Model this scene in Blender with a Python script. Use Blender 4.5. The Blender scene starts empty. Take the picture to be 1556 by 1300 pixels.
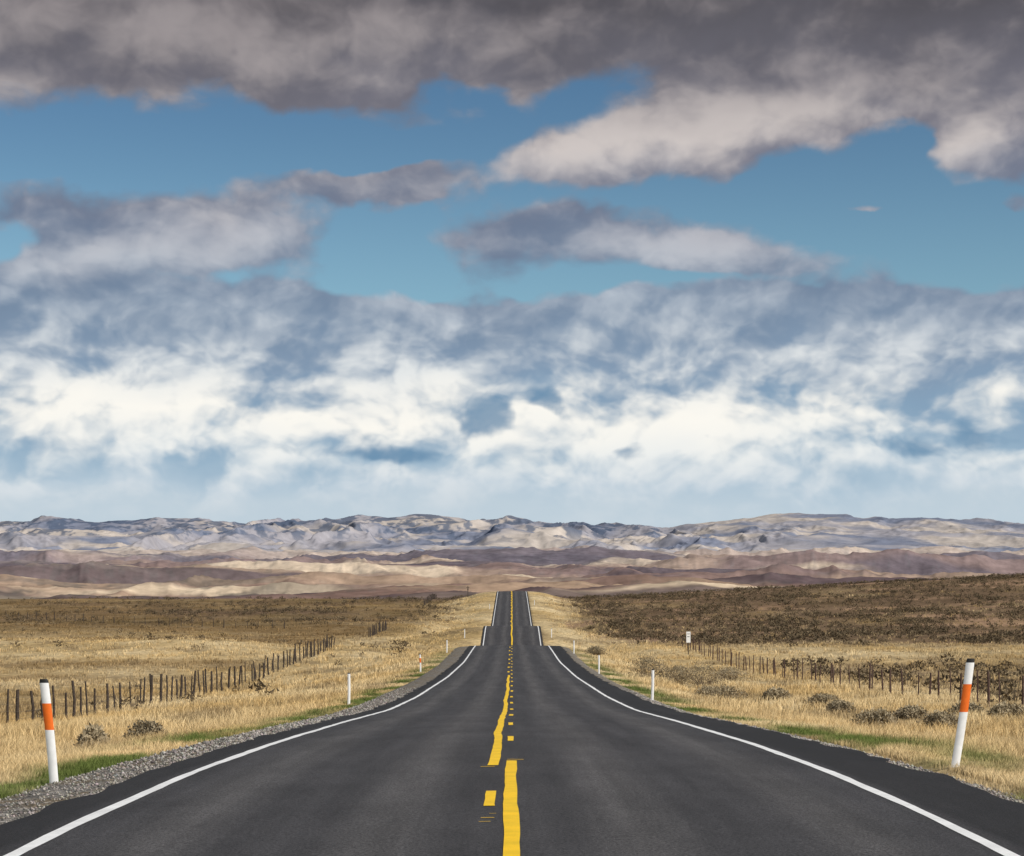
import bpy, math, numpy as np
from mathutils import Vector
rng=np.random.default_rng(7)
scene=bpy.context.scene
scene.view_settings.view_transform='Standard'; scene.view_settings.look='None'; scene.view_settings.exposure=0
F=3000.0; H=1.92
# ------------------------------------------------------------ noise
def _g(ix,iy,seed):
    h=(ix*374761393+iy*668265263+seed*974634777)&0xffffffff
    h=((h^(h>>13))*1274126177)&0xffffffff
    h=h^(h>>16)
    a=h.astype(np.float64)/4294967296.0*2*np.pi
    return np.cos(a),np.sin(a)
def perlin(x,y,seed=0):
    x=np.asarray(x,float);y=np.asarray(y,float)
    x,y=np.broadcast_arrays(x,y)
    ix=np.floor(x).astype(np.int64);iy=np.floor(y).astype(np.int64)
    fx=x-ix;fy=y-iy
    u=fx*fx*fx*(fx*(fx*6-15)+10);v=fy*fy*fy*(fy*(fy*6-15)+10)
    def d(a,b):
        gx,gy=_g(ix+a,iy+b,seed); return gx*(fx-a)+gy*(fy-b)
    return 1.5*((d(0,0)*(1-u)+d(1,0)*u)*(1-v)+(d(0,1)*(1-u)+d(1,1)*u)*v)
def fbm(x,y,o=4,seed=0,g=0.5):
    s=0;a=1;f=1.0
    for i in range(o):
        s=s+a*perlin(x*f+17.3*i,y*f-9.1*i,seed+i);a*=g;f*=2.03
    return s
def ridged(x,y,o=5,seed=0,g=0.5):
    s=0;a=1;f=1.0;w=1
    for i in range(o):
        n=1-np.abs(perlin(x*f+7.7*i,y*f+3.1*i,seed+i)*1.3); n=np.clip(n,0,1)**2
        s=s+a*n*w; w=np.clip(n*1.6,0,1); a*=g;f*=2.07
    return s
def sst(a,b,x):
    t=np.clip((x-a)/(b-a),0,1); return t*t*(3-2*t)
# ------------------------------------------------------------ mesh helper
def mesh_obj(name,verts,faces,mat,col=None,smooth=False,matidx=None,extra=None):
    me=bpy.data.meshes.new(name)
    verts=np.asarray(verts,np.float32);faces=np.asarray(faces,np.int32)
    n=faces.shape[1];m=faces.shape[0]
    me.vertices.add(len(verts));me.vertices.foreach_set('co',verts.ravel())
    me.loops.add(n*m);me.loops.foreach_set('vertex_index',faces.ravel())
    me.polygons.add(m)
    me.polygons.foreach_set('loop_start',np.arange(0,n*m,n,dtype=np.int32))
    me.update(calc_edges=True)
    if smooth: me.polygons.foreach_set('use_smooth',np.ones(m,bool))
    if col is not None:
        at=me.color_attributes.new('tint','FLOAT_COLOR','POINT')
        c=np.ones((len(verts),4),np.float32);c[:,:3]=col
        at.data.foreach_set('color',c.ravel())
    for k_,v_ in (extra or {}).items():
        at=me.attributes.new(k_,'FLOAT_VECTOR','POINT');at.data.foreach_set('vector',np.asarray(v_,np.float32).ravel())
    for q in (mat if isinstance(mat,(list,tuple)) else [mat]): me.materials.append(q)
    if matidx is not None: me.polygons.foreach_set('material_index',np.asarray(matidx,np.int32))
    me.validate();me.update()
    ob=bpy.data.objects.new(name,me);scene.collection.objects.link(ob)
    return ob
def gridfaces(r,c):
    i=np.arange(r-1)[:,None]*c+np.arange(c-1)[None,:]
    i=i.ravel(); return np.stack([i,i+1,i+c+1,i+c],1)
# ------------------------------------------------------------ materials
class NT:
    def __init__(s,nt): s.nt=nt
    def n(s,t,**k):
        nd=s.nt.nodes.new(t)
        for a,b in k.items(): setattr(nd,a,b)
        return nd
    def set(s,sock,v):
        if isinstance(v,bpy.types.NodeSocket): s.nt.links.new(v,sock)
        elif v is not None: sock.default_value=v
    def m(s,op,a,b=None,c=None,clamp=False):
        nd=s.n('ShaderNodeMath',operation=op,use_clamp=clamp)
        for i,v in enumerate((a,b,c)):
            if v is not None: s.set(nd.inputs[i],v)
        return nd.outputs[0]
    def v(s,op,a,b=None,sc=None):
        nd=s.n('ShaderNodeVectorMath',operation=op)
        s.set(nd.inputs[0],a)
        if b is not None: s.set(nd.inputs[1],b)
        if sc is not None: s.set(nd.inputs['Scale'],sc)
        return nd.outputs['Value'] if op in('LENGTH','DOT_PRODUCT') else nd.outputs[0]
    def noise(s,vec,scale,detail=4,rough=.5,dist=0,out='Fac',dim='3D'):
        nd=s.n('ShaderNodeTexNoise');nd.noise_dimensions=dim;nd.inputs['Scale'].default_value=scale
        nd.inputs['Detail'].default_value=detail;nd.inputs['Roughness'].default_value=rough
        nd.inputs['Distortion'].default_value=dist
        if vec is not None:s.nt.links.new(vec,nd.inputs['Vector'])
        return nd.outputs[out]
    def mr(s,x,a,b,c=0,d=1,t='SMOOTHSTEP'):
        nd=s.n('ShaderNodeMapRange',interpolation_type=t)
        s.set(nd.inputs[0],x)
        for i,v in enumerate((a,b,c,d)): s.set(nd.inputs[i+1],v)
        return nd.outputs[0]
    def mix(s,f,a,b,mode='MIX'):
        nd=s.n('ShaderNodeMix',data_type='RGBA',blend_type=mode)
        s.set(nd.inputs[0],f)
        for i,v in ((6,a),(7,b)):
            if isinstance(v,tuple) and len(v)==3: v=(*v,1)
            s.set(nd.inputs[i],v)
        return nd.outputs[2]
def newmat(name,rough=.9,spec=.2):
    m=bpy.data.materials.new(name);m.use_nodes=True
    t=NT(m.node_tree);b=m.node_tree.nodes['Principled BSDF']
    b.inputs['Roughness'].default_value=rough
    b.inputs['Specular IOR Level'].default_value=spec
    return m,t,b
def bump(t,b,h,st=.5,dist=.02):
    n=t.n('ShaderNodeBump');n.inputs['Strength'].default_value=st;n.inputs['Distance'].default_value=dist
    t.set(n.inputs['Height'],h);t.set(b.inputs['Normal'],n.outputs[0])
def tintmat(name,s1=3.,amp=.5,bscale=0,bd=.05,s2=None):
    m,t,b=newmat(name,1.0,.0)
    a=t.n('ShaderNodeAttribute',attribute_name='tint')
    g=t.n('ShaderNodeNewGeometry').outputs['Position']
    n=t.noise(g,s1,4,.6)
    f=t.mr(n,.3,.7,1-amp,1+amp,'LINEAR')
    c=t.v('SCALE',a.outputs['Color'],sc=f)
    if s2:
        f2=t.mr(t.noise(g,s2,4,.6),.3,.7,1-amp*.6,1+amp*.6,'LINEAR'); c=t.v('SCALE',c,sc=f2)
    t.set(b.inputs['Base Color'],c)
    if bscale: bump(t,b,t.noise(g,bscale,3,.65),.8,bd)
    return m
def plain(name,c,rough=.7,nscale=20,amp=.15,spec=.3):
    m,t,b=newmat(name,rough,spec)
    g=t.n('ShaderNodeNewGeometry').outputs['Position']
    f=t.mr(t.noise(g,nscale,5,.6),.3,.7,1-amp,1+amp,'LINEAR')
    t.set(b.inputs['Base Color'],t.v('SCALE',c,sc=f)); return m
# ------------------------------------------------------------ road profile
pts=[(-80,-.0),(0,0.02),(10,0.01),(14,0),(17.3,-.06),(22.4,-.2),(30,-.5),(42.8,-1.1),(57.9,-1.85),(75,-2.48),(111,-3.5),(149,-4.25),(190,-4.5),(200,-4.62),
 (222,-7.4),(245,-6.4),(270,-4.6),(280,-4.45),(300,-7.2),(325,-8.6),(366,-6.8),(432,-4.0),(500,-1.3),(520,-1.1),(545,-2.0),(600,-6),(700,-14),(1000,-32)]
DR=np.arange(-60,720,0.5)
px,pz=np.array(pts).T
ZR=np.interp(DR,px,pz)
out=np.zeros_like(ZR)
for i,d in enumerate(DR):
    s=np.clip(abs(d)*.04,1.2,3.6)
    lo=max(0,i-50);hi=min(len(DR),i+51);w=np.exp(-.5*((DR[lo:hi]-d)/s)**2)
    out[i]=(ZR[lo:hi]*w).sum()/w.sum()
ZR=out
def rz(d): return np.where(d<DR[-1],np.interp(d,DR,ZR),np.interp(d,px,pz))
Pp=np.array([(-80,-.6),(0,-.6),(20,-.8),(50,-2.2),(85,-3.6),(118,-4.7),(165,-6.1),(195,-6.3),(224,-6.2),(300,-6.6),(400,-6.0),(480,-4.1),(520,-3.3),(560,-3.8),(700,-11),(1000,-28),(1300,-36),(1500,-60),(40000,-80)])
DP=np.arange(-80,1600,2.);ZP=np.interp(DP,Pp[:,0],Pp[:,1]);k=np.exp(-.5*(np.arange(-12,13)/4.)**2);k/=k.sum()
ZP=np.convolve(np.pad(ZP,12,mode='edge'),k,'valid')
def pz_(d): return np.where(d<1500,np.interp(d,DP,ZP),np.interp(d,Pp[:,0],Pp[:,1]))
def ground_z(x,d):
    a=np.abs(x);r=rz(d);P=pz_(d)
    R=np.where(x>0,x,0)
    P=P+np.clip(R-14,0,400)*.052*sst(215,500,d)*(1-sst(700,1400,d)*.9)
    P=P-np.where(x<0,1,0)*.75*sst(40,80,d)*(1-sst(140,190,d))*sst(10,20,a)
    P=P+.40*fbm(x/45.,d/60.,3,11)*sst(14,34,a)*sst(50,150,d)+ (fbm(x/9.,d/12.,3,5)*.10)*sst(8,16,a)
    P=P+np.where(x<0,1,0)*.9*np.exp(-((d-235)/26.)**2)*sst(24,42,a)
    side=np.interp(a,[0,4.,5.3,6.3,8,11],[-.45,-.45,-.24,-.30,-.55,-.95])
    sidef=np.interp(a,[0,3.5,4.0,5,6.3,8,11],[-.45,-.45,-.11,-.12,-.20,-.45,-.9])
    fw=sst(198,212,d);side=side*(1-fw)+sidef*fw
    near=r+side*np.where(d<195,np.clip(.6+d/80.,.6,1.15),1.)*np.where((x>0)&(a>5.3)&(d<100),np.clip(.35+d/100,.35,1),1)
    w=sst(8,17,a)
    z=near*(1-w)+P*w
    z=z+fbm(x*1.1,d*1.1,3,3)*.045*sst(4.8,6,a)*(d<200)
    return z
# ------------------------------------------------------------ ground sheet
rows=np.concatenate([np.arange(-60,6,3.),np.geomspace(6,180,290,endpoint=False),np.arange(180,560,2.),np.geomspace(560,34000,300)])
tt=np.linspace(0,1,170)[1:]**1.6
inner=np.arange(-14,14.01,.5)
Wd=80+.55*np.clip(rows,0,None)
X=np.concatenate([-(14+(Wd[:,None]-14)*tt[None,:])[:,::-1],np.repeat(inner[None,:],len(rows),0),14+(Wd[:,None]-14)*tt[None,:]],1)
D=np.repeat(rows[:,None],X.shape[1],1)
Z=ground_z(X,D)
def shrub_density(x,d):
    n=fbm(x/22.,d/45.,3,31)
    right=(sst(235,262,d)*sst(9,20,x)+ .5*sst(21,27,x)*(1-sst(185,205,d)))
    left=np.where(x<0,sst(330,420,d)*.5*sst(9,16,-x)*sst(150,60,-x)+.04,0)
    return np.clip(right*(.85+.5*n)+left*(.6+1.2*n),0,1)
GOLD=np.array([.60,.43,.205]);PALE=np.array([.70,.55,.32]);BRN=np.array([.26,.17,.08]);OLV=np.array([.17,.12,.06]);GRN=np.array([.115,.16,.04]);SHR_SHADE=np.array([.145,.098,.064])
def lerp(a,b,t): return a*(1-t[...,None])+b*t[...,None]
def grass_col(x,d):
    c=lerp(GOLD,PALE,np.clip(.5+.9*fbm(x/14.,d/25.,3,41),0,1))
    a=np.abs(x)
    bl=sst(20,28,a)*np.where(x<0,.85,.4)*np.clip(.5+1.0*fbm(x/60.,d/40.,4,43)+.9*fbm(x/160.,d/22.,3,45),0,1)
    bl=np.clip(bl+sst(225,330,d)*sst(13,22,a)*np.where(x<0,.7,.3),0,.95)
    c=lerp(c,np.broadcast_to(BRN,c.shape),bl)
    ol=sst(260,400,d)*sst(12,20,a)*np.clip(.4+fbm(x/40.,d/40.,3,47),0,1)*.85
    c=lerp(c,np.broadcast_to(OLV,c.shape),ol)
    c=lerp(c,np.broadcast_to(np.array([.32,.235,.135]),c.shape),sst(.1,.55,fbm(x/5.,d/11.,3,49))*.6)
    gr=(1-sst(6.2,7.8,a))*np.clip(.55+2.0*fbm(x/3.,d/9.,3,53),0,1)*(1-sst(120,230,d))*.95
    c=lerp(c,np.broadcast_to(GRN,c.shape),gr)
    return c
C=grass_col(X,D)*.72
sd=shrub_density(X,D)
C=lerp(C,np.broadcast_to(SHR_SHADE,C.shape),np.clip(sd*1.2,0,1)*.9)  # shrub ground colour, darkened further to paint cloud shadow on the right slope
rp=sst(.15,.5,fbm(X/36.,D/24.,4,61))*sst(250,290,D)*(X>10)
C=lerp(C,np.broadcast_to(np.array([.34,.22,.14]),C.shape),rp*.75)
ground=mesh_obj('ground',np.stack([X,D,Z],2).reshape(-1,3),gridfaces(*X.shape),tintmat('ground_grass',1.6,.45,9.,.06,.09),C.reshape(-1,3),True)
# ------------------------------------------------------------ road strips
def crown(x): return -.018*np.abs(x)
def strip(name,xl,xr,d0,d1,lift,mat,ncol=2,zoff=None,edge=0,seed=0,taper=False):
    ds=np.unique(np.concatenate([[d0],DR[(DR>d0)&(DR<d1)],[d1]]))
    xs=np.linspace(xl,xr,ncol) if np.isscalar(ncol) else np.array(ncol)
    if (xl<0<xr) and 0 not in xs: xs=np.sort(np.append(xs,0.))
    XX=np.repeat(xs[None,:],len(ds),0);DD=np.repeat(ds[:,None],len(xs),1)
    if taper:
        lim=np.interp(DD,[190,212],[5.0,3.93]);XX=np.clip(XX,-lim,lim)
        # keep columns distinct where clipped
        XX=XX+np.linspace(-1e-3,1e-3,XX.shape[1])[None,:]
    ZZ=rz(DD)+crown(XX)+lift
    if edge:
        XX=XX.copy();e_=edge*(1-.7*sst(180,210,ds))
        XX[:,0]+=e_*fbm(ds/1.3,ds*0+.5,4,seed);XX[:,-1]+=e_*fbm(ds/1.3,ds*0+9.5,4,seed+9)
    if zoff is not None: ZZ=rz(DD)+zoff(XX)
    return np.stack([XX,DD,ZZ],2).reshape(-1,3),gridfaces(len(ds),len(xs))
def join(parts):
    vs=[];fs=[];o=0
    for v,f in parts: vs.append(v);fs.append(f+o);o+=len(v)
    return np.concatenate(vs),np.concatenate(fs)
am,t,b=newmat('asphalt',.82,.3)
g=t.n('ShaderNodeNewGeometry').outputs['Position']
sx=t.n('ShaderNodeSeparateXYZ');t.set(sx.inputs[0],g)
ax=t.m('ABSOLUTE',sx.outputs[0])
st=t.v('MULTIPLY',g,(1,.03,0))
streak=t.noise(st,2.6,6,.65)
fine=t.noise(g,42,3,.8);mid=t.noise(t.v('MULTIPLY',g,(1,.35,1)),1.2,6,.65)
w1=t.m('ABSOLUTE',t.m('SUBTRACT',t.m('ABSOLUTE',t.m('SUBTRACT',ax,1.85)),.85))
wheel=t.mr(w1,0,.62,1,0)
base=t.mix(wheel,(.043,.041,.043),(.070,.066,.066))
base=t.mix(t.mr(t.m('ADD',ax,t.m('MULTIPLY',t.m('SUBTRACT',mid,.5),.5)),3.65,3.85,0,1),base,(.019,.018,.0185))
val=t.m('MULTIPLY',t.mr(fine,.32,.68,.15,1.9,'LINEAR'),t.mr(streak,.3,.7,.74,1.28,'LINEAR'))
val=t.m('MULTIPLY',val,t.mr(mid,.3,.7,.78,1.22,'LINEAR'))
t.set(b.inputs['Base Color'],t.v('SCALE',base,sc=val))
bump(t,b,fine,.7,.012)
v,f=strip('road',-4.2,4.8,-40,700,0,am,18,edge=.14,seed=71,taper=True)
mesh_obj('road',v,f,am,smooth=True)
gm,t,b=newmat('gravel',.95,.1)
g=t.n('ShaderNodeNewGeometry').outputs['Position']
vo=t.n('ShaderNodeTexVoronoi');vo.inputs['Scale'].default_value=15;t.set(vo.inputs['Vector'],g)
c=t.mix(t.mr(vo.outputs['Color'],.0,1),(.09,.085,.075),(.34,.315,.285))
c=t.mix(t.mr(t.noise(g,1.6,5,.65),.45,.58),c,(.20,.16,.11))
c=t.v('SCALE',c,sc=t.mr(t.noise(g,6,4,.7),.3,.7,.55,1.35,'LINEAR'))
t.set(b.inputs['Base Color'],c);bump(t,b,vo.outputs['Distance'],1,.05)
zl=lambda x:np.interp(-x,[4.0,4.6,5.1,5.5,6.0],[-.10,-.13,-.17,-.27,-.52])
zr_=lambda x:np.interp(x,[4.6,4.9,5.2,5.6,6.1],[-.115,-.135,-.18,-.29,-.52])
gl=strip('g',-6.0,-4.0,-40,206,0,gm,[-6.0,-5.5,-5.1,-4.6,-4.0],zoff=zl)
gr=strip('g',4.6,6.1,-40,206,0,gm,[4.6,4.9,5.2,5.6,6.1],zoff=zr_)
v,f=join([gl,gr]);mesh_obj('gravel_shoulder',v,f,gm,smooth=True)
ns=18000
sd_=np.exp(rng.uniform(np.log(13),np.log(90),ns));sl=rng.random(ns)<.55
sx_=np.where(sl,-(4.15+rng.random(ns)**1.5*1.45),4.78+rng.random(ns)**1.5*.9)
sz=rz(sd_)+np.where(sl,zl(sx_),zr_(sx_))
sr=rng.uniform(.007,.018,ns)*rng.choice([1,1,1,1.6],ns)*np.clip(sd_/22,.8,1.6)
octa=np.array([(1,0,0),(0,1,0),(-1,0,0),(0,-1,0),(0,0,.8),(0,0,-.6)],float)
of=np.array([(0,1,4),(1,2,4),(2,3,4),(3,0,4),(1,0,5),(2,1,5),(3,2,5),(0,3,5)])
th=rng.uniform(0,6.28,ns);jit=rng.uniform(.6,1.35,(ns,6,1))
vv=octa[None]*jit
vx_=vv[...,0]*np.cos(th)[:,None]-vv[...,1]*np.sin(th)[:,None];vy_=vv[...,0]*np.sin(th)[:,None]+vv[...,1]*np.cos(th)[:,None]
vv=np.stack([vx_*sr[:,None]+sx_[:,None],vy_*sr[:,None]+sd_[:,None],vv[...,2]*sr[:,None]+sz[:,None]+sr[:,None]*.3],2).reshape(-1,3)
ff=(of[None]+np.arange(ns)[:,None,None]*6).reshape(-1,3)
sc_=np.repeat(np.array([.30,.275,.25])[None]*rng.uniform(.35,1.45,(ns,1))*(1+rng.normal(0,.04,(ns,3))),6,0)
mesh_obj('gravel_stones',vv,ff,tintmat('stone',30,.2),sc_)
def paint(name,c,wear):
    m,t,b=newmat(name,.6,.3)
    g=t.n('ShaderNodeNewGeometry').outputs['Position']
    n=t.noise(g,60,4,.7);n2=t.noise(g,3,4,.6)
    cc=t.v('SCALE',c,sc=t.mr(n2,.3,.7,.85,1.1,'LINEAR'))
    cc=t.mix(t.mr(n,.60,.70,0,wear),cc,(.10,.09,.07))
    t.set(b.inputs['Base Color'],cc);return m
wm=paint('white_paint',(.80,.80,.79),.6);ym=paint('yellow_paint',(.90,.56,.008),.5)
v,f=join([strip('w',-3.67,-3.55,-40,620,.004,wm,2,edge=.016,seed=81),strip('w',3.55,3.67,-40,620,.004,wm,2,edge=.016,seed=85)])
mesh_obj('edge_line_marking',v,f,wm)
def wig(v,amp=.02):
    v=v.copy();v[:,0]+=amp*fbm(v[:,1]/9.,v[:,1]*0+3.3,2,91);return v
parts=[]
def ypart(x0,x1,d0,d1,w=.02):
    vv,ff=strip('y',x0,x1,d0,d1,.005,ym,2,edge=.010,seed=95);parts.append((wig(vv,w),ff))
XR,XL,WL=.0,-.2,.125
ypart(XR-WL/2,XR+WL/2,-40,23.6)
for k_ in range(-4,1): ypart(XL-WL/2+.03,XL+WL/2,17.3+k_*11.6,18.9+k_*11.6)
ypart(XL-WL/2,XL+WL/2,22.7,112,.05)
for dd in np.arange(29.2,200,8.4): ypart(XR-WL/2,XR+WL/2-.03,dd,dd+1.9,.03)
for dd in np.arange(118,205,11.2): ypart(XL-WL/2,XL+WL/2,dd,dd+2.6,.03)
ypart(XR-WL/2-.05,XR+WL/2,205,620,.06)
for dd in np.arange(300,560,11.2): ypart(XL-WL/2,XL+WL/2,dd,dd+4,.06)
for (x,d,w,l) in [(-.2,16.25,.1,.03),(-.22,15.95,.09,.02),(-.28,22.45,.16,.05),(.04,23.85,.2,.06),(-.16,16.6,.05,.015)]:
    ypart(x-w/2,x+w/2,d,d+l,0)
v,f=join(parts);mesh_obj('center_line_marking',v,f,ym)
# ------------------------------------------------------------ hills + mountains
def fan(name,d0,d1,nr,nc,half,zf,cf,mat):
    dd=np.geomspace(d0,d1,nr);tt=np.linspace(-half,half,nc)
    T,DD=np.meshgrid(tt,dd);XX=T*DD
    ZZ=zf(XX,DD,T);CC=cf(XX,DD,ZZ,T)
    return mesh_obj(name,np.stack([XX,DD,ZZ],2).reshape(-1,3),gridfaces(nr,nc),mat,CC.reshape(-1,3),True)
hb=np.array([(1300,-62),(1700,-44),(2500,-36),(3500,-30),(5000,-12),(7000,34),(8500,84),(9800,128),(10600,132),(11500,60)])
def hz(x,d,t):
    z=np.interp(d,hb[:,0],hb[:,1])
    wx=x+500*fbm(x/3000,d/2000,2,101);wd=d+350*fbm(x/2500,d/2500,2,103)
    amp=np.interp(d,[1300,2500,5000,9000,10500,11500],[4,26,62,62,20,0])
    r=ridged(wx/3200,wd/1100,3,105,.42)-.85
    z=z+r*amp
    gl_=ridged((x+120*fbm(x/500,d/500,2,141))/340,wd/800,5,131,.5)-.8
    z=z+gl_*np.interp(d,[1300,3000,9000,11500],[1,9,18,0])*(1+.8*fbm(x/1500,d/900,2,137))
    z=z+fbm(x/180,d/160,4,107,.6)*np.interp(d,[1300,3000,9000],[1,3,5])
    z=z+56*np.exp(-((x+260)/950)**2-((d-8000)/420)**2)
    z=z+34*np.exp(-((x-1500)/800)**2-((d-7000)/500)**2)+20*np.exp(-((x+1100)/330)**2-((d-5400)/260)**2)+24*np.exp(-((x+2100)/500)**2-((d-8300)/300)**2)
    return z
def hc(x,d,z,t):
    tan=np.array([.35,.245,.17]);pink=np.array([.21,.135,.108]);pur=np.array([.085,.06,.066]);crm=np.array([.64,.51,.36])
    c=lerp(tan,pink,sst(-.3,.2,fbm(x/1100,d/550,4,111,.5)))
    c=lerp(c,np.broadcast_to(crm,c.shape),sst(.08,.4,fbm(x/1300,d/380,4,117,.5))*.9)
    c=lerp(c,np.broadcast_to(pur,c.shape),sst(-.06,.18,fbm(x/2600,d/560,4,121,.5))*.85)
    dk=np.exp(-((x+260)/1050)**4-((d-7900)/520)**4)  # cloud shadow over the ridge, painted into the soil colour
    c=lerp(c,np.broadcast_to(pur,c.shape),dk*.9)
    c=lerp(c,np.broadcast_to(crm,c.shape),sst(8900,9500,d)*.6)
    dk=sst(.05,.2,fbm(x/400,d/220,5,125,.6))*sst(5600,3600,d)*sst(-100,-600,x)
    c=lerp(c,np.broadcast_to(np.array([.09,.085,.075]),c.shape),dk*.85)
    sp_=sst(.3,.5,perlin(x/26,d/40,139)+.35*fbm(x/300,d/300,2,143))
    c=lerp(c,np.broadcast_to(np.array([.10,.10,.09]),c.shape),sp_*.25)
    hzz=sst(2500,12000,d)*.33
    c=lerp(c,np.broadcast_to(np.array([.34,.37,.48]),c.shape),hzz)  # aerial haze painted as a blue shift with distance
    return c*(1+.25*fbm(x/120,d/90,3,129))[...,None]
hm=tintmat('distant_hill_soil_shade_haze',.03,.2)
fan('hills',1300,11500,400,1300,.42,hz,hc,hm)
sk=np.array([(-600,792),(0,787),(100,785),(200,791),(300,786),(380,792),(540,780),(590,785),(640,782),(720,785),(790,788),(840,793),(900,793),(960,796),(1000,800),(1060,792),(1120,787),(1200,778),(1250,778),(1300,784),(1360,787),(1420,786),(1480,788),(1556,790),(2200,793)])
def mz(x,d,t):
    pk=np.interp(778+F*t,sk[:,0],sk[:,1])+1.5;peak=(880-pk)/F*15200+H
    s=np.clip((d-10000)/5200,0,1.35)
    up=np.where(s<1,s**1.15,1-(s-1)*1.6)
    z=90+(peak-90)*up
    wx=x+420*fbm(x/1500,d/2200,3,203)
    r=ridged(wx/900,d/2600,5,205,.5)-.95
    r2=ridged(wx/330,d/800,4,215,.55)-.9
    dome=np.clip(sst(.06,.12,t),0,1)
    env=np.clip(s*1.5,0,1)*np.clip(1.25-s,.2,1)
    z=z+r*(118-55*dome)*env+r2*(42-14*dome)*env
    z=z+fbm(x/260,d/260,3,209)*5
    return z
def mc(x,d,z,t):
    a=np.array([.32,.31,.34]);b_=np.array([.18,.20,.265]);tr=np.array([.07,.098,.155]);cr=np.array([.46,.41,.37])  # rock and tree tones with bluish aerial haze painted in
    c=lerp(a,b_,sst(-.3,.4,fbm(x/900,d/900,4,221)))
    c=lerp(c,np.broadcast_to(cr,c.shape),sst(-.1,.45,fbm(x/1200,d/700,4,225)))
    f_=sst(.0,.3,fbm(x/170,d/300,4,231,.65)+ (z-350)/380.)*np.where(t<.075,1,.3)*sst(180,340,z)
    return lerp(c,np.broadcast_to(tr,c.shape),f_*.8)
fan('mountain_range',9600,17000,280,1300,.42,mz,mc,tintmat('distant_mountain_rock_haze',.012,.15))
# ------------------------------------------------------------ dry grass
def blades(x,d,n,hh,ww,colr,lean=.35):
    N=len(x)
    x=np.repeat(x,n)+rng.normal(0,1,N*n)*np.repeat(.06+ww*1.5,n)
    d=np.repeat(d,n)+rng.normal(0,1,N*n)*.12
    z=ground_z(x,d)-.03
    h=np.repeat(hh,n)*rng.uniform(.5,1.15,N*n);w=np.repeat(ww,n)*rng.uniform(.6,1.3,N*n)
    a=rng.uniform(-.9,.9,N*n);ca,sa=np.cos(a)*w/2,np.sin(a)*w/2
    lx=rng.normal(.08,lean,N*n)*h;ly=rng.normal(0,lean,N*n)*h
    v=np.empty((N*n,5,3),np.float32)
    v[:,0]=np.stack([x-ca,d-sa,z],1);v[:,1]=np.stack([x+ca,d+sa,z],1)
    v[:,2]=np.stack([x+ca*.7+lx*.35,d+sa*.7+ly*.35,z+h*.6],1);v[:,3]=np.stack([x-ca*.7+lx*.35,d-sa*.7+ly*.35,z+h*.6],1)
    v[:,4]=np.stack([x+lx,d+ly,z+h],1)
    b0=np.arange(N*n)*5
    f=np.concatenate([np.stack([b0,b0+1,b0+2],1),np.stack([b0,b0+2,b0+3],1),np.stack([b0+3,b0+2,b0+4],1)])
    c=np.repeat(colr,n,0)*rng.uniform(.75,1.22,(N*n,1))
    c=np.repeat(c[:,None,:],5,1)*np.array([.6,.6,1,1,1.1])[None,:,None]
    return v.reshape(-1,3),f,np.clip(c.reshape(-1,3),0,.85)
N1=135000
u=rng.random(N1);d1=1/(u*(1/18-1/420)+1/420);d2=np.exp(rng.uniform(np.log(18),np.log(500),N1))
d=np.where(rng.random(N1)<.5,d1,d2)
xm=.33*d+3;side=np.where(rng.random(N1)<.5,-1,1)
uu=rng.random(N1);uu=np.where(rng.random(N1)<.12,uu*.12,uu)
x=side*(5.0+uu*np.clip(xm-5.0,.5,None))
a=np.abs(x)
keep=rng.random(N1)<np.where(d>210,1,np.clip((a-4.95)/1.0+.9*fbm(x/1.2,d/2.2,2,307),0.06,1))
keep&=rng.random(N1)<1-.6*shrub_density(x,d)
clump=fbm(x/1.6,d/2.5,3,301)
keep&=rng.random(N1)<np.clip(.75+clump*.9,.25,1)
x,d=x[keep],d[keep];a=np.abs(x)
hh=(.10+.24*sst(5.6,9.,a))*(1+.6*fbm(x/4.,d/6.,2,303));ww=np.maximum(.005,d*.00028)
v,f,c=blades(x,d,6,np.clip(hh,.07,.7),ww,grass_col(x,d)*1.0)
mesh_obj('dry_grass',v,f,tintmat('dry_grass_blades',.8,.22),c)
# ------------------------------------------------------------ sagebrush
def bush_geo(cx,cy,R,Hh,K,leaf,base,dark=1):
    N=len(cx)
    th=rng.uniform(0,2*np.pi,(N,K));rr=rng.random((N,K))**.45;ph=rng.random((N,K))**.8
    lob=1+.28*np.sin(th*3+rng.uniform(0,6,(N,1)))+.18*np.sin(th*5+rng.uniform(0,6,(N,1)))
    zr=np.sqrt(np.clip(1-(ph*.98)**2,0,1))*(.55+.45*np.clip(ph*3,0,1))
    x=cx[:,None]+np.cos(th)*rr*zr*R[:,None]*lob;y=cy[:,None]+np.sin(th)*rr*zr*R[:,None]*lob
    z=ground_z(cx,cy)[:,None]+.02+ph*Hh[:,None]*(.8+.25*lob*rng.random((N,K)))
    P=np.stack([x,y,z],2).reshape(-1,3);M=len(P)
    L=np.repeat(leaf,K)[:,None]*rng.uniform(.5,1.3,(M,1))
    a=rng.normal(0,1,(M,3));a[:,2]+=.7;a/=np.linalg.norm(a,axis=1)[:,None]
    b_=rng.normal(0,1,(M,3));b_/=np.linalg.norm(b_,axis=1)[:,None]
    V=np.stack([P-b_*L*.35,P+b_*L*.35,P+a*L],1).reshape(-1,3)
    Fc=np.arange(M*3).reshape(-1,3)
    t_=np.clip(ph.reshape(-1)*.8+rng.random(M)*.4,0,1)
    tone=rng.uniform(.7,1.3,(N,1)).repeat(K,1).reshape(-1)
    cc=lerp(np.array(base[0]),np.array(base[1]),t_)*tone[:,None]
    return V,Fc,np.repeat(cc,3,0)
sm=tintmat('sagebrush_foliage',2.,.25)
NB=58000
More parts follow.
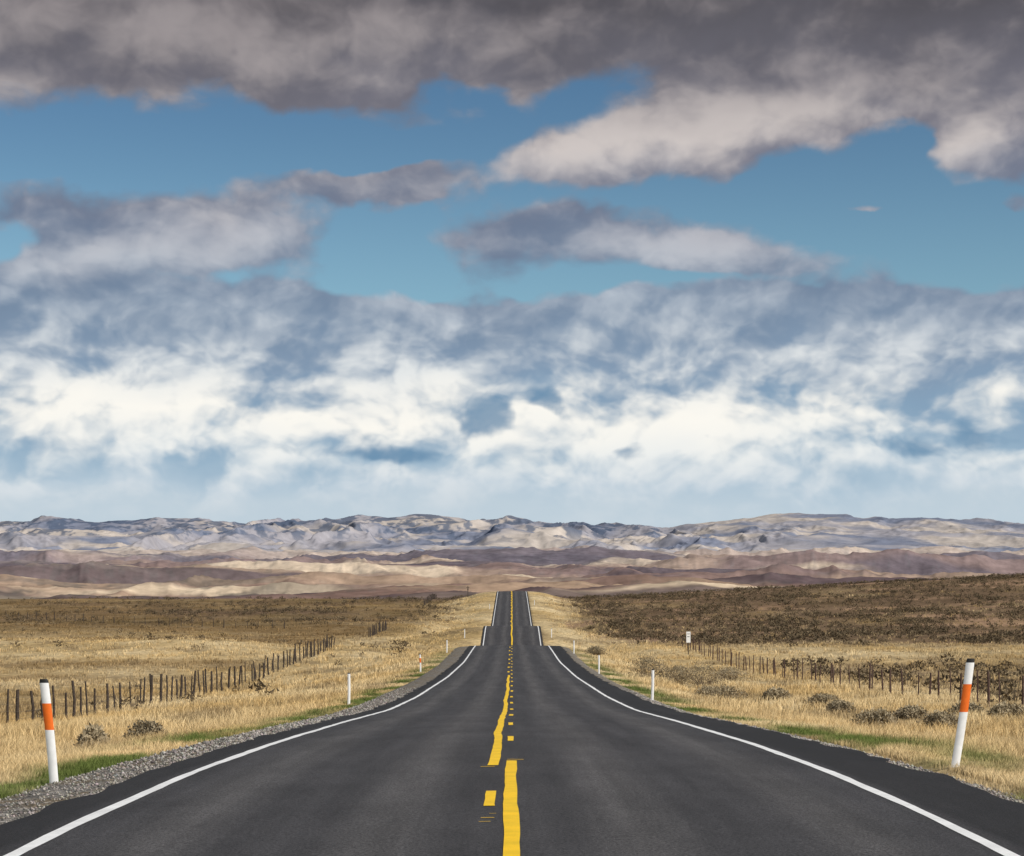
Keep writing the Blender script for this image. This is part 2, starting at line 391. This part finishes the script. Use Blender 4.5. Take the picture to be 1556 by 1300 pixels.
d=rng.uniform(60,560,NB)**1.0;x=rng.uniform(-1,1,NB)*(.34*d)
keep=(rng.random(NB)<shrub_density(x,d)*.7*np.clip(.7+1.3*fbm(x/12.,d/18.,2,71),.1,1.4)*np.where(d<215,.4,1))&(np.abs(x)>11)
x,d=x[keep],d[keep]
R=rng.uniform(.3,.95,len(x));
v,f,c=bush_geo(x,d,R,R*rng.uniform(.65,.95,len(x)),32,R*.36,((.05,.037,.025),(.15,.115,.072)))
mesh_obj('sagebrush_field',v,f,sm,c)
tw=plain('sagebrush_twig',(.14,.10,.07),.9)
def px2w(xp,yp,dep): return (xp-778)/F*dep
for (xp,dep,r,h) in [(985,128,1.7,1.5),(1030,135,1.3,1.1),(1068,125,1.9,1.4),(1100,96,1.3,.75),(1178,98,.8,.65),(1075,99,.7,.6),(1335,66,.85,.55),(1430,62,.7,.5),(1530,66,.8,.5),(1385,70,.7,.45),(1250,88,.9,.5),(225,47,.5,.55),(140,42,.35,.55),(1110,140,1.4,1.),(905,180,1.1,.8),(1470,72,.8,.5),(1275,80,.6,.5)]:
    X0=px2w(xp,0,dep)
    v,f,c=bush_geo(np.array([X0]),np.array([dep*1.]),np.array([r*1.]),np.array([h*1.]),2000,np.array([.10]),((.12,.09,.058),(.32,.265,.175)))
    tv=[];n=60
    z0=float(ground_z(np.array([X0]),np.array([float(dep)]))[0])
    for i in range(n):
        th=rng.uniform(0,6.28);e=rng.uniform(.3,1);q=r*rng.uniform(.3,1.05)
        tip=np.array([X0+math.cos(th)*q,dep+math.sin(th)*q,z0+h*e*1.12]);bs=np.array([X0+math.cos(th)*.08,dep+math.sin(th)*.08,z0-.05])
        wv=np.array([.014,0,0]);tv+= [bs-wv,bs+wv,tip]
    tv=np.array(tv);nf=np.arange(n*3).reshape(-1,3)+len(v)
    v=np.concatenate([v,tv]);f2=np.concatenate([f,nf]);c=np.concatenate([c,np.tile([.16,.12,.08],(len(tv),1))])
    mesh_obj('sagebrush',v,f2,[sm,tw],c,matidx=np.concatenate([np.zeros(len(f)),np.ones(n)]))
# ------------------------------------------------------------ fences
def tube(p0,p1,r0,r1,n=7,mid=None):
    pts_=[np.array(p0,float)]+([np.array(mid,float)] if mid is not None else [])+[np.array(p1,float)]
    rs=np.linspace(r0,r1,len(pts_));vs=[]
    ax=pts_[-1]-pts_[0];ax/=np.linalg.norm(ax)
    u_=np.cross(ax,[0.3,1,.1] if abs(ax[1])<.9 else [1,0,0]);u_/=np.linalg.norm(u_);w_=np.cross(ax,u_)
    for p,r in zip(pts_,rs):
        for k in range(n):
            a=2*np.pi*k/n;vs.append(p+r*(math.cos(a)*u_+math.sin(a)*w_))
    fs=[];m=len(pts_)
    for j in range(m-1):
        for k in range(n): fs.append((j*n+k,j*n+(k+1)%n,(j+1)*n+(k+1)%n,(j+1)*n+k))
    vs.append(pts_[-1]);cidx=len(vs)-1
    for k in range(n): fs.append(((m-1)*n+k,(m-1)*n+(k+1)%n,cidx,cidx))
    return vs,fs
def fence(name,xf,runs,spacing,rad,hts,mats,crook,wires):
    vs=[];fs=[];mi=[]
    for d0,d1 in runs:
        d=d0;posts=[]
        while d<d1:
            xx=xf(d)+rng.normal(0,.08);z=float(ground_z(np.array([xx]),np.array([d]))[0])
            h=rng.uniform(*hts)
            tip=(xx+rng.normal(0,crook),d+rng.normal(0,crook),z+h)
            md=((xx+tip[0])/2+rng.normal(0,crook*.4),(d+tip[1])/2,z+h*.5)
            r=rad*rng.uniform(.7,1.35)
            a,b_=tube((xx,d,z-.3),tip,r*1.1,r*.8,7,md)
            o=len(vs);vs+=a;fs+=[tuple(q+o for q in t_) for t_ in b_];mi+=[0]*len(b_)
            posts.append((xx,d,z));d+=rng.uniform(*spacing)
        for hw in wires:
            for p,q in zip(posts[:-1],posts[1:]):
                a,b_=tube((p[0]+.06,p[1],p[2]+hw),(q[0]+.06,q[1],q[2]+hw+rng.normal(0,.02)),.006,.006,3)
                o=len(vs);vs+=a;fs+=[tuple(r_+o for r_ in t_) for t_ in b_];mi+=[1]*len(b_)
    me=bpy.data.meshes.new(name)
    fs=[tuple(dict.fromkeys(t_)) for t_ in fs]
    me.from_pydata([tuple(v_) for v_ in vs],[],fs)
    for m_ in mats: me.materials.append(m_)
    me.polygons.foreach_set('material_index',np.array(mi,np.int32));me.update()
    ob=bpy.data.objects.new(name,me);scene.collection.objects.link(ob);return ob
wood=plain('weathered_wood',(.055,.042,.034),.95,9,.5);rust=plain('rusty_steel_post',(.085,.05,.04),.8,12,.4);wire=plain('fence_wire',(.13,.12,.11),.6)
fence('wooden_fence',lambda d:-20.9,[(60,232),(288,330),(470,545)],(1.3,2.9),.065,(1.3,1.85),[wood,wire],.09,(.35,.65,.95,1.25))
fence('wire_fence',lambda d:20.6,[(60,240)],(2.2,3.4),.045,(1.3,1.6),[rust,wire],.04,(.3,.6,.9,1.2))
fence('wooden_fence',lambda d:-38-(d-330)*.9,[(330,470)],(2,3.5),.07,(1.2,1.6),[wood,wire],.06,(.5,1.0))
# ------------------------------------------------------------ delineators
wp=plain('white_post_plastic',(.80,.80,.80),.45,9,.09);orr=plain('orange_reflector_sheet',(.78,.15,.015),.5,20,.08);bk=plain('black_cap',(.02,.02,.02),.6)
def delineator(base,top,hgt,band=True):
    b0=np.array(base);t0=np.array(top);ax=t0-b0
    prof=[]
    W=.052;n=8
    for k in range(n+1):
        s=-1+2*k/n;prof.append((s*W,-.016*(1-s*s)))
    for k in range(n,-1,-1):
        s=-1+2*k/n;prof.append((s*W,-.016*(1-s*s)+.007))
    lv=[-.15,0,.02,.25,.505,.509,.765,.769,.9,.962,.966,.985,1.0];sc=[1,1,1,1,1,1,1,1,1,1,1,.96,.8]
    vs=[];m=len(prof)
    for l,s in zip(lv,sc):
        p=b0+ax*l
        bow=.010*math.sin(l*3.1)
        for (u_,w_) in prof: vs.append((p[0]+u_*s+bow,p[1]+w_,p[2]))
    fs=[];mi=[]
    for j in range(len(lv)-1):
        c0=(lv[j]+lv[j+1])/2
        mt=2 if c0>.962 else (1 if (band and .507<c0<.767) else 0)
        for k in range(m): fs.append((j*m+k,j*m+(k+1)%m,(j+1)*m+(k+1)%m,(j+1)*m+k));mi.append(mt)
    fs.append(tuple((len(lv)-1)*m+k for k in range(m)));mi.append(2)
    me=bpy.data.meshes.new('delineator_post');me.from_pydata(vs,[],fs)
    for q in (wp,orr,bk): me.materials.append(q)
    me.polygons.foreach_set('material_index',np.array(mi,np.int32));me.update()
    ob=bpy.data.objects.new('delineator_post',me);scene.collection.objects.link(ob)
def place(xb,xt,ht_px,hm_,band,dd=None):
    dd=dd or F*hm_/ht_px
    X0=(xb-778)/F*dd;z=float(ground_z(np.array([X0]),np.array([dd]))[0])
    if dd<200:
        z=max(z,float(rz(dd)+(zl(np.array(X0)) if X0<0 else zr_(np.array(X0)))))
    delineator((X0,dd,z),(X0+(xt-xb)/F*dd,dd,z+hm_),hm_,band)
for a in [(82,66,158,1.2,True),(1451,1475,166,1.36,True),(530,530,48,1.2,False),(639,638,27.5,1.2,True),(679,679,20,1.2,False),(991,992,48,1.2,False),(910,910,29,1.2,False),(872,872,20.5,1.2,False),(706,706,14,1.2,False),(838,838,14,1.2,False),(744,744,8.5,1.2,False),(812,812,8.2,1.2,False)]:
    place(*a)
def box(c,s):
    x,y,z=c;a,b_,c_=s
    v=[(x+i*a/2,y+j*b_/2,z+k*c_/2) for i in(-1,1) for j in(-1,1) for k in(-1,1)]
    f=[(0,1,3,2),(4,6,7,5),(0,4,5,1),(2,3,7,6),(0,2,6,4),(1,5,7,3)]
    return v,f
def boxes(name,lst,mats):
    vs=[];fs=[];mi=[]
    for c_,s_,m_ in lst:
        v_,f_=box(c_,s_);o=len(vs);vs+=v_;fs+=[tuple(q+o for q in t_) for t_ in f_];mi+=[m_]*6
    me=bpy.data.meshes.new(name);me.from_pydata(vs,[],fs)
    for q in mats: me.materials.append(q)
    me.polygons.foreach_set('material_index',np.array(mi,np.int32));me.update()
    ob=bpy.data.objects.new(name,me);scene.collection.objects.link(ob);return ob
dd=215.;X0=(1046-778)/F*dd;z=float(ground_z(np.array([X0]),np.array([dd]))[0])
boxes('road_sign',[((X0,dd,z+1.1),(.08,.08,2.5),1),((X0,dd-.06,z+1.9),(.45,.02,1.2),0),((X0,dd-.075,z+2.25),(.3,.006,.05),2),((X0,dd-.075,z+1.95),(.26,.006,.06),2)],[wp,wood,bk])
dd=500.;X0=(711-778)/F*dd;z=float(ground_z(np.array([X0]),np.array([dd]))[0])
boxes('utility_post',[((X0,dd,z+1.3),(.16,.16,3.2),0),((X0,dd-.12,z+2.5),(.8,.06,.12),0),((X0,dd-.11,z+2.0),(.3,.06,.4),0)],[wood])
# ------------------------------------------------------------ light
sdir=Vector((.66,-.46,.60)).normalized()
sun=bpy.data.lights.new('sun','SUN');sun.energy=4.4;sun.angle=math.radians(.5);sun.color=(1,.94,.85)
so=bpy.data.objects.new('sun',sun);so.rotation_euler=sdir.to_track_quat('Z','Y').to_euler();scene.collection.objects.link(so)
world=bpy.data.worlds.new('World');scene.world=world;world.use_nodes=True
nt=world.node_tree;nt.nodes.clear();t=NT(nt)
sky=t.n('ShaderNodeTexSky',sky_type='NISHITA');sky.sun_disc=False
sky.sun_elevation=math.asin(sdir.z);sky.sun_rotation=math.atan2(sdir.x,sdir.y)
sky.altitude=2000;sky.air_density=1.0;sky.dust_density=.3;sky.ozone_density=2.0
gen=t.n('ShaderNodeTexCoord').outputs['Generated']
sp=t.n('ShaderNodeSeparateXYZ');t.set(sp.inputs[0],gen)
tc_=t.mix(t.mr(sp.outputs[2],.13,.26,0,1),(.84,.98,.86),(.56,.72,.74))
bl=t.v('SCALE',t.mix(1.,sky.outputs[0],tc_,'MULTIPLY'),sc=.1)
cn=t.noise(t.v('MULTIPLY',gen,(1,1,1.8)),2.6,3,.55)
cm=t.m('MULTIPLY',t.mr(cn,.42,.58,0,.9),t.mr(sp.outputs[1],.62,.45,0,1))
cm=t.m('MAXIMUM',cm,t.m('MULTIPLY',t.mr(cn,.40,.56,0,.9),t.mr(sp.outputs[2],.42,.55,0,1)))
wc=t.mix(cm,bl,(.42,.43,.46))
bg=t.n('ShaderNodeBackground');t.set(bg.inputs[0],wc);bg.inputs[1].default_value=1.
o=t.n('ShaderNodeOutputWorld');nt.links.new(bg.outputs[0],o.inputs[0])
# ------------------------------------------------------------ sky dome carrying the cloud deck
R_=26000.
NA,NE=900,420
azv=np.linspace(math.radians(-50),math.radians(50),NA);elv=np.concatenate([np.linspace(math.radians(-1.2),math.radians(18),NE-40),np.linspace(math.radians(18.3),math.radians(34),40)])
AZ,EL=np.meshgrid(azv,elv)
a3=AZ*3;e3=EL*3
wxx=fbm(a3*4,e3*6.2,5,401,.56)*.5;wyy=fbm(a3*4+31,e3*6.2,5,411,.56)*.5
qx=a3+wxx*.10;qy=e3+wyy*.055
def blob(cx,cy,rx,ry,rot,amp):
    a_=math.atan((cx-778)/F);e_=math.atan((880-cy)/F*math.cos(a_))
    u=qx-3*a_;v=qy-3*e_;c_,s_=math.cos(math.radians(rot)),math.sin(math.radians(rot))
    u,v=u*c_+v*s_,-u*s_+v*c_
    return amp*(1-sst(0,1.25,np.sqrt((u*1000/rx)**2+(v*1000/ry)**2)))
S=1.25*(1-sst(.395,.455,qy))+.95*sst(.70,.80,qy)
for q in [(1080,195,370,92,13,1.2),(1330,110,330,90,5,.9),(1480,205,130,110,20,1.3),(800,235,130,38,0,.5),
 (260,325,400,66,6,1.0),(150,410,240,52,10,.85),(420,385,170,45,0,.7),(560,285,110,34,12,.6),
 (980,370,320,70,-3,1.15),(1300,318,50,14,0,.8),(1525,318,40,13,0,.75),(560,125,170,40,5,.45),(180,90,180,50,0,.25),(740,105,140,40,0,.6),
 (330,215,520,46,0,-.7),(560,240,200,36,0,-.8),(1400,350,260,60,0,-.7),(860,300,500,24,5,-.45),(1370,190,50,34,30,-.6),(620,385,130,50,0,-.7),(30,375,80,28,0,-.7),(10,250,120,26,0,-.5),(1000,430,240,14,0,-.4)]: S=S+blob(*q)
Bq=0
for q in [(270,610,360,100,4,.65),(90,620,140,70,0,.3),(840,640,330,85,-3,.55),(1080,620,180,95,25,.5),(1290,580,190,85,20,.5),(640,590,150,65,0,.4),(778,745,1300,50,0,.3),(130,680,130,35,0,.35),(1480,700,150,40,0,.3),
 (980,205,250,60,12,.8),(1210,160,220,60,14,.6),(1460,210,110,70,30,.7),(990,365,180,48,0,.6),(340,380,170,45,5,.45),(130,400,130,45,20,.35),(400,55,420,40,0,.45),(150,20,260,40,0,.3),(700,30,200,40,0,.2),
 (820,455,330,40,0,.35),(170,475,150,40,15,.25)]: Bq=Bq+blob(*q)
Bq=Bq-blob(1400,20,400,60,0,.35)
Hq=0
for q in [(722,632,58,38,15,.95),(600,675,100,34,0,.9),(440,685,140,32,0,.9),(835,622,80,22,-15,.9),(1345,690,120,30,0,.9),(1505,650,140,42,0,.95),(20,590,90,42,0,.85),(560,640,70,26,10,.6),(1290,650,80,24,0,.55),(960,685,70,22,0,.6),(1140,690,80,20,0,.5)]: Hq=Hq+blob(*q)
Hq=np.clip(Hq,0,1)
vx=np.stack([np.sin(AZ)*np.cos(EL)*R_,np.cos(AZ)*np.cos(EL)*R_,np.sin(EL)*R_],2).reshape(-1,3)
cmt=bpy.data.materials.new('cloud_layer');cmt.use_nodes=True;cmt.node_tree.nodes.clear()
try: cmt.cycles.emission_sampling='NONE'
except Exception as e: print(e)
t=NT(cmt.node_tree)
def sepat(name):
    a=t.n('ShaderNodeAttribute',attribute_name=name);s_=t.n('ShaderNodeSeparateXYZ');t.set(s_.inputs[0],a.outputs['Vector']);return s_.outputs
az,el,elq=sepat('direction');Sd,bright,hole=sepat('cover')
def comb(a,b,c):
    n=t.n('ShaderNodeCombineXYZ')
    for i,q in enumerate((a,b,c)): t.set(n.inputs[i],q)
    return n.outputs[0]
P2=comb(az,t.m('MULTIPLY',el,1.4),0.)
wn=t.v('SUBTRACT',t.noise(P2,4.,5,.54,0,'Color','2D'),(.5,.5,.5))
P3=t.v('ADD',P2,t.v('MULTIPLY',wn,(.10,.09,0)))
def voro(p,scale,det=3.):
    n=t.n('ShaderNodeTexVoronoi');n.voronoi_dimensions='2D';n.feature='F1';n.normalize=True
    n.inputs['Scale'].default_value=scale;n.inputs['Detail'].default_value=det;n.inputs['Roughness'].default_value=.45;n.inputs['Lacunarity'].default_value=2.4
    t.set(n.inputs['Vector'],p)
    return t.m('SUBTRACT',1.,n.outputs['Distance'])
nA=t.noise(P3,3.2,7,.53,0,'Fac','2D')
nB=t.noise(t.v('ADD',P3,(-.025,.055,0)),3.2,5,.52,0,'Fac','2D')
vC=voro(P3,4.8);vD=voro(t.v('ADD',P3,(-.011,.027,0)),4.8)
field=t.m('ADD',Sd,t.m('MULTIPLY',t.m('SUBTRACT',nA,.5),1.9))
field=t.m('ADD',field,t.m('MULTIPLY',t.m('SUBTRACT',vC,.6),.8))
dens=t.mr(field,.10,.62,0,1)
vamp=t.mr(elq,.43,.33,1.7,3.7)
rel=t.m('ADD',t.m('MULTIPLY',t.m('SUBTRACT',nA,nB),t.mr(elq,.43,.33,2.2,1.8)),t.m('MULTIPLY',t.m('SUBTRACT',vC,vD),vamp))
lit=t.m('ADD',t.m('ADD',.2,rel),bright)
lit=t.mr(lit,-.12,1.1,0,1)
def srgb(c): return tuple(((q/255)/12.92 if q/255<=.04045 else ((q/255+.055)/1.055)**2.4) for q in c)
def ramp(fac,stops):
    n=t.n('ShaderNodeValToRGB');cr=n.color_ramp
    st_=sorted([(3*math.atan((880-yy)/F),srgb(c)) for yy,c in stops])
    cr.elements[0].position=st_[0][0];cr.elements[0].color=(*st_[0][1],1)
    cr.elements[1].position=min(st_[-1][0],1);cr.elements[1].color=(*st_[-1][1],1)
    for p,c in st_[1:-1]:
        e=cr.elements.new(p);e.color=(*c,1)
    t.set(n.inputs[0],fac);return n.outputs[0]
shade=ramp(elq,[(0,(86,84,90)),(120,(108,107,117)),(220,(124,124,137)),(350,(110,124,147)),(470,(118,138,162)),(560,(132,154,178)),(620,(134,162,187)),(690,(152,179,200)),(740,(178,198,213)),(780,(190,206,217))])
litc=ramp(elq,[(0,(142,135,137)),(120,(166,159,160)),(220,(206,198,195)),(350,(184,186,194)),(470,(192,201,211)),(560,(230,233,233)),(620,(252,249,241)),(690,(238,240,238)),(740,(218,225,230)),(780,(206,216,223))])
cloud=t.mix(lit,shade,litc)
holem=t.mr(t.m('ADD',hole,t.m('MULTIPLY',t.m('SUBTRACT',.62,vC),2.2)),.35,.9,0,.82)
cloud=t.mix(holem,cloud,srgb((100,139,171)))
cloud=t.mix(t.mr(el,.15,.08,0,.5),cloud,srgb((192,208,219)))
em=t.n('ShaderNodeEmission');t.set(em.inputs[0],cloud)
tr=t.n('ShaderNodeBsdfTransparent');mx=t.n('ShaderNodeMixShader')
t.set(mx.inputs[0],dens);cmt.node_tree.links.new(tr.outputs[0],mx.inputs[1]);cmt.node_tree.links.new(em.outputs[0],mx.inputs[2])
oo=t.n('ShaderNodeOutputMaterial');cmt.node_tree.links.new(mx.outputs[0],oo.inputs[0])
mesh_obj('sky',vx,gridfaces(NE,NA),cmt,None,True,None,{'direction':np.stack([a3,e3,qy],2).reshape(-1,3),'cover':np.stack([S,Bq,Hq],2).reshape(-1,3)})
# ------------------------------------------------------------ camera
cam=bpy.data.cameras.new('camera');co=bpy.data.objects.new('camera',cam);scene.collection.objects.link(co)
cam.sensor_width=36;cam.lens=F/1556*36;co.location=(0,0,H);co.rotation_euler=(math.radians(90),0,0)
cam.shift_y=(880-650)/1556.;cam.clip_end=60000;cam.clip_start=.1
scene.camera=co
